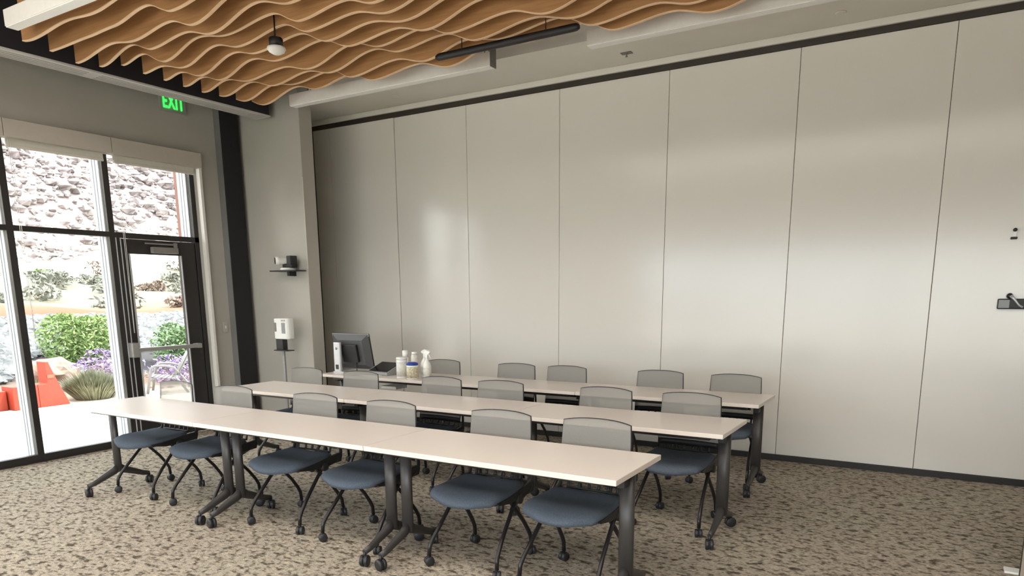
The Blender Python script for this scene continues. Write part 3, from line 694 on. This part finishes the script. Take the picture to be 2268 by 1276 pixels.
def rock_verts(cx, cy, cz, r, rr, b):
    ang = rr.random()*6.28; sx, sy, sz = r*rr.uniform(.8, 1.3), r*rr.uniform(.6, 1.0), r*rr.uniform(.45, .85)
    vs = []; 
    for z, q, n in ((-.6, .75, 5), (.15, 1.0, 5), (.75, .5, 4)):
        for k in range(n):
            a = ang+6.283*k/n+rr.uniform(-.3, .3)+z; j = rr.uniform(.8, 1.15)
            vs.append((cx+sx*q*j*math.cos(a), cy+sy*q*j*math.sin(a), cz+sz*z*rr.uniform(.8, 1.2)))
    fs = [(0, 1, 2, 3, 4)[::-1]]+[(k, (k+1) % 5, 5+(k+1) % 5, 5+k) for k in range(5)]+[(5, 6, 10), (6, 11, 10), (6, 7, 11), (7, 8, 12), (7, 12, 11), (8, 9, 13), (8, 13, 12), (9, 5, 13), (5, 10, 13), (10, 11, 12, 13)]
    b._add(vs, fs)
rr = random.Random(3)
KEEP = [(-14.85, 7.85, 1.0), (-13.6, 9.35, .95), (-14.9, 11.3, 1.25), (-16.2, 5.7, .85), (-12.35, 6.75, .75), (-12.2, 8.1, .72), (-11.5, 6.15, .6), (-11.85, 5.5, .3), (-11.25, 5.2, .6), (-11.3, 4.6, .6), (-11.05, 7.12, .7), (-13.5, 6.55, .65), (-13.3, 7.45, .42)]
b = MB()
for k in range(11000):
    x = -rr.uniform(47, 80); t = rr.random(); y = 8-x*(.30+.85*t)-20+rr.uniform(-6, 6)
    r = rr.choice([.12, .15, .18, .22, .28, .38, .55])*rr.uniform(.7, 1.3)*(-x/55)
    rock_verts(x, y, gz(x, y)+r*.12, r, rr, b)
tag(b.build('hill_rocks', M['rock_h'], None), 'countless boulders scattered over the pinkish desert hillside', 'rocks', kind='stuff')
b = MB()
for k in range(5200):
    x = -rr.uniform(13.6, 20.6); y = rr.uniform(.35, .75)*-x+rr.uniform(-2.2, 1.2)
    if x > -15.4 and y > -x*.52: continue
    if any(math.hypot(x-a, y-c_) < q_ for a, c_, q_ in KEEP): continue
    r = rr.uniform(.08, .19)
    rock_verts(x, y, gz(x, y)+r*.1, r, rr, b)
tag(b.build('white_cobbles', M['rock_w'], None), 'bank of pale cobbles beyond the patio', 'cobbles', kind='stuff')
b = MB()
for k in range(2600):
    x = -rr.uniform(10.8, 13.2); y = rr.uniform(2.5, 9.5); r = rr.uniform(.015, .04)
    if any(math.hypot(x-a, y-c_) < q_ for a, c_, q_ in KEEP): continue
    rock_verts(x, y, max(-.03, gz(x, y))+r*.2, r, rr, b)
tag(b.build('gravel', M['rock_r'], None), 'tan gravel border along the patio edge', 'gravel', kind='stuff')

def foliage(b, cx, cy, z0, rx, ry, h, n, ls, rr, upright=False, aspect=.35, zmin=0.):
    for k in range(n):
        a = rr.random()*6.283; q = math.sqrt(rr.random()); zz = rr.random()
        if upright:
            bx, by = cx+rx*q*.45*math.cos(a), cy+ry*q*.45*math.sin(a); lean = q*.9
            tx, ty = cx+rx*q*math.cos(a), cy+ry*q*math.sin(a); L_ = h*(1-.45*q*q)*rr.uniform(.75, 1.05); wv = ls*aspect
            d = Vector((-math.sin(a), math.cos(a), 0))*wv
            p0 = Vector((bx, by, z0)); p1 = Vector(((bx+tx)/2, (by+ty)/2, z0+L_*.6)); p2 = Vector((tx, ty, z0+L_))
            b._add([p0-d, p0+d, p1+d, p1-d, p2], [(0, 1, 2, 3), (3, 2, 4)])
        else:
            rr_ = math.sqrt(max(0, 1-(zz*2-1)**2*.96)); x = cx+rx*q*rr_*math.cos(a); y = cy+ry*q*rr_*math.sin(a); z = z0+h*(zmin+(1-zmin)*zz)
            d1 = Vector((rr.uniform(-1, 1), rr.uniform(-1, 1), rr.uniform(-.3, 1))).normalized()*ls*rr.uniform(.7, 1.3)
            d2 = d1.cross(Vector((rr.uniform(-1, 1), rr.uniform(-1, 1), rr.uniform(-1, 1)))).normalized()*ls*aspect
            p = Vector((x, y, z)); b._add([p-d1, p+d2*1.0, p+d1, p-d2], [(0, 1, 2, 3)])
def shrub(name, x, y, rx, ry, h, n, ls, m, label, cat, group=None, z=None, clusters=5, **kw):
    z = gz(x, y)-.02 if z is None else z
    e = empty(name, (x, y, z)); tag(e, label, cat, group); b = MB()
    for c in range(clusters):
        a = 6.283*c/clusters; q = .45 if clusters > 1 else 0; hh = h*rr.uniform(.72, 1)
        foliage(b, rx*q*math.cos(a), ry*q*math.sin(a), .0, rx*.62 if clusters > 1 else rx, ry*.62 if clusters > 1 else ry, hh, n//clusters, ls, rr, **kw)
    b.build('foliage', M[m], e)
    s = MB()
    for k in range(7):
        a = k*.9; s.tube([(0, 0, 0), (rx*.3*math.cos(a), ry*.3*math.sin(a), h*.35), (rx*.5*math.cos(a), ry*.5*math.sin(a), h*.62)], [.02*h, .014*h, .006*h], 5)
    s.build('stem', M['trunk'], e); return e
shrub('green_shrub', -14.85, 7.85, .85, .80, 1.12, 4200, .055, 'leaf', 'bright green leafy shrub seen through the window left of the door', 'shrub', upright=False)
shrub('green_shrub', -13.6, 9.35, .75, .75, 1.05, 3800, .055, 'leaf2', 'green leafy shrub seen through the glass door', 'shrub', upright=False)
shrub('green_shrub', -14.9, 11.3, .8, .8, 1.0, 2600, .055, 'leaf2', 'green leafy shrub half hidden behind the door stile', 'shrub', upright=False)
shrub('green_shrub', -16.2, 5.7, .4, .5, .35, 300, .06, 'leaf', 'small green weed on the pale cobble bank', 'shrub', upright=False)
shrub('lavender_bush', -12.45, 6.95, .6, .6, .72, 1100, .045, 'lav', 'purple flowering lavender behind the grey-green mound', 'shrub', clusters=4)
shrub('lavender_bush', -12.2, 8.1, .6, .55, .55, 900, .045, 'lav', 'purple flowering lavender seen beside the white patio chair', 'shrub', clusters=4)
shrub('grass_mound', -11.5, 6.15, .50, .55, .58, 1700, .02, 'mound', 'grey-green rounded mound of fine blades at the patio edge', 'shrub', clusters=1, upright=True, aspect=.5)
shrub('grass_mound', -11.85, 5.5, .2, .25, .4, 500, .02, 'leaf', 'small light green tuft between orange block and mound', 'shrub', clusters=1, upright=True, aspect=.5)
def boulder(x, y, r, label, m='rock_r'):
    bm = bmesh.new(); bmesh.ops.create_icosphere(bm, subdivisions=3, radius=r)
    for v in bm.verts:
        d = 1+.28*noise.noise(v.co*2/r+Vector((x, y, 0)))
        v.co = Vector((v.co.x*1.15*d, v.co.y*d*1.25, v.co.z*.8*d))
    me = bpy.data.meshes.new('boulder'); bm.to_mesh(me); bm.free(); me.materials.append(M[m]); o = bpy.data.objects.new('boulder', me); C.objects.link(o)
    o.location = (x, y, gz(x, y)+r*.35); tag(o, label, 'boulder')
boulder(-13.5, 6.55, .34, 'cream boulder with red patches below the green shrub')
boulder(-13.3, 7.45, .26, 'smaller cream and red boulder behind the lavender')
placed = []
for k in range(420):
    x = -rr.uniform(23.5, 37.5); y = -x*rr.uniform(.40, 1.05)+rr.uniform(-1, 1)
    m = 'sage2' if rr.random() < .3 else 'sage'; s = rr.uniform(.6, 1.1)
    if len(placed) >= 95 or any(math.hypot(x-a, y-b_) < 1.32*(s+c_) for a, b_, c_ in placed): continue
    placed.append((x, y, s))
    shrub('sagebrush', x, y, s, s*1.1, .75*s, 170, .13, m, 'one of the grey-green sagebrushes on the desert flat', 'shrub', 'sagebrushes on the desert flat', clusters=3, aspect=.4)
for x, y, s, l in ((-42, 30.2, .8, 'pale yellow-green bush on the white sand, seen at the top of the door glass'), (-43, 33.4, .6, 'small yellow-green bush on the white sand, right in the door glass'), (-40, 19.6, .5, 'small yellow bush on the white sand seen left of the door')):
    shrub('desert_bush', x, y, s, s, .9*s, 400, .12, 'leaf', l, 'shrub', clusters=3)

# orange angular block bench with upright wedge
og = empty('orange_block', (-11.25, 5.2, -.03)); tag(og, 'orange angular block bench with a tall pointed fin, on the patio', 'bench')
MB().box(-.30, .02, -.32, .018, 0, .34).build('seat_block', M['orange'], og, bevel=.01)
MB().prism([(.02, 0), (.44, 0), (.42, .06), (.30, .36), (.20, .66), (.15, .66), (.15, .34), (.02, .34)], -.22, .02, axis='x').build('fin', M['orange'], og, bevel=.006)
MB().box(.022, .03, .16, .25, .42, .47).build('reflector_band', M['orange_d'], og)
MB().box(-.45, -.12, -.95, -.34, 0, .28).build('low_block', M['orange'], og, bevel=.01)
# white slatted patio chair
pc_ = empty('patio_chair', (-11.05, 7.12, -.012), R(-42)); tag(pc_, 'white resin garden armchair with slatted back outside the glass door', 'garden chair')
pc_.scale = (.88, .88, .70)
def oc(*p): return [Vector(q) for q in p]
for s in (-1, 1):
    x = s*.27
    MB().tube(oc((x, -.30, 0), (x, -.24, .35), (x, -.20, .60), (x, -.12, .655), (x, .05, .65), (x, .2, .60), (x, .26, .48)), [.026, .024, .026, .028, .028, .024, .02], 8).build('leg', M['chair_out'], pc_)
    MB().tube(oc((x, .40, 0), (x, .28, .25), (x, .18, .42)), [.022, .022, .024], 8).build('leg', M['chair_out'], pc_)
    MB().tube(oc((x*.93, .16, .38), (x*.93, .30, .66), (x*.93, .44, .98)), [.025, .024, .022], 8).build('back_post', M['chair_out'], pc_)
for k in range(10):
    t = k/9; z = .50+.44*t; y = .205+.215*t
    MB().box(-.235, .235, y-.010, y+.010, z-.014, z+.014).build('slat', M['chair_slat'], pc_)
MB().tube(oc((-.25, .44, .98), (-.12, .455, 1.0), (.12, .455, 1.0), (.25, .44, .98)), .022, 8).build('top_rail', M['chair_out'], pc_)
for k in range(6):
    y = -.22+.075*k; MB().box(-.26, .26, y-.028, y+.028, .385-.01*k, .40-.01*k).build('seat_slat', M['chair_out'], pc_)
MB().tube(oc((-.27, -.25, .30), (.27, -.25, .30)), .015, 8).build('front_rail', M['chair_out'], pc_)
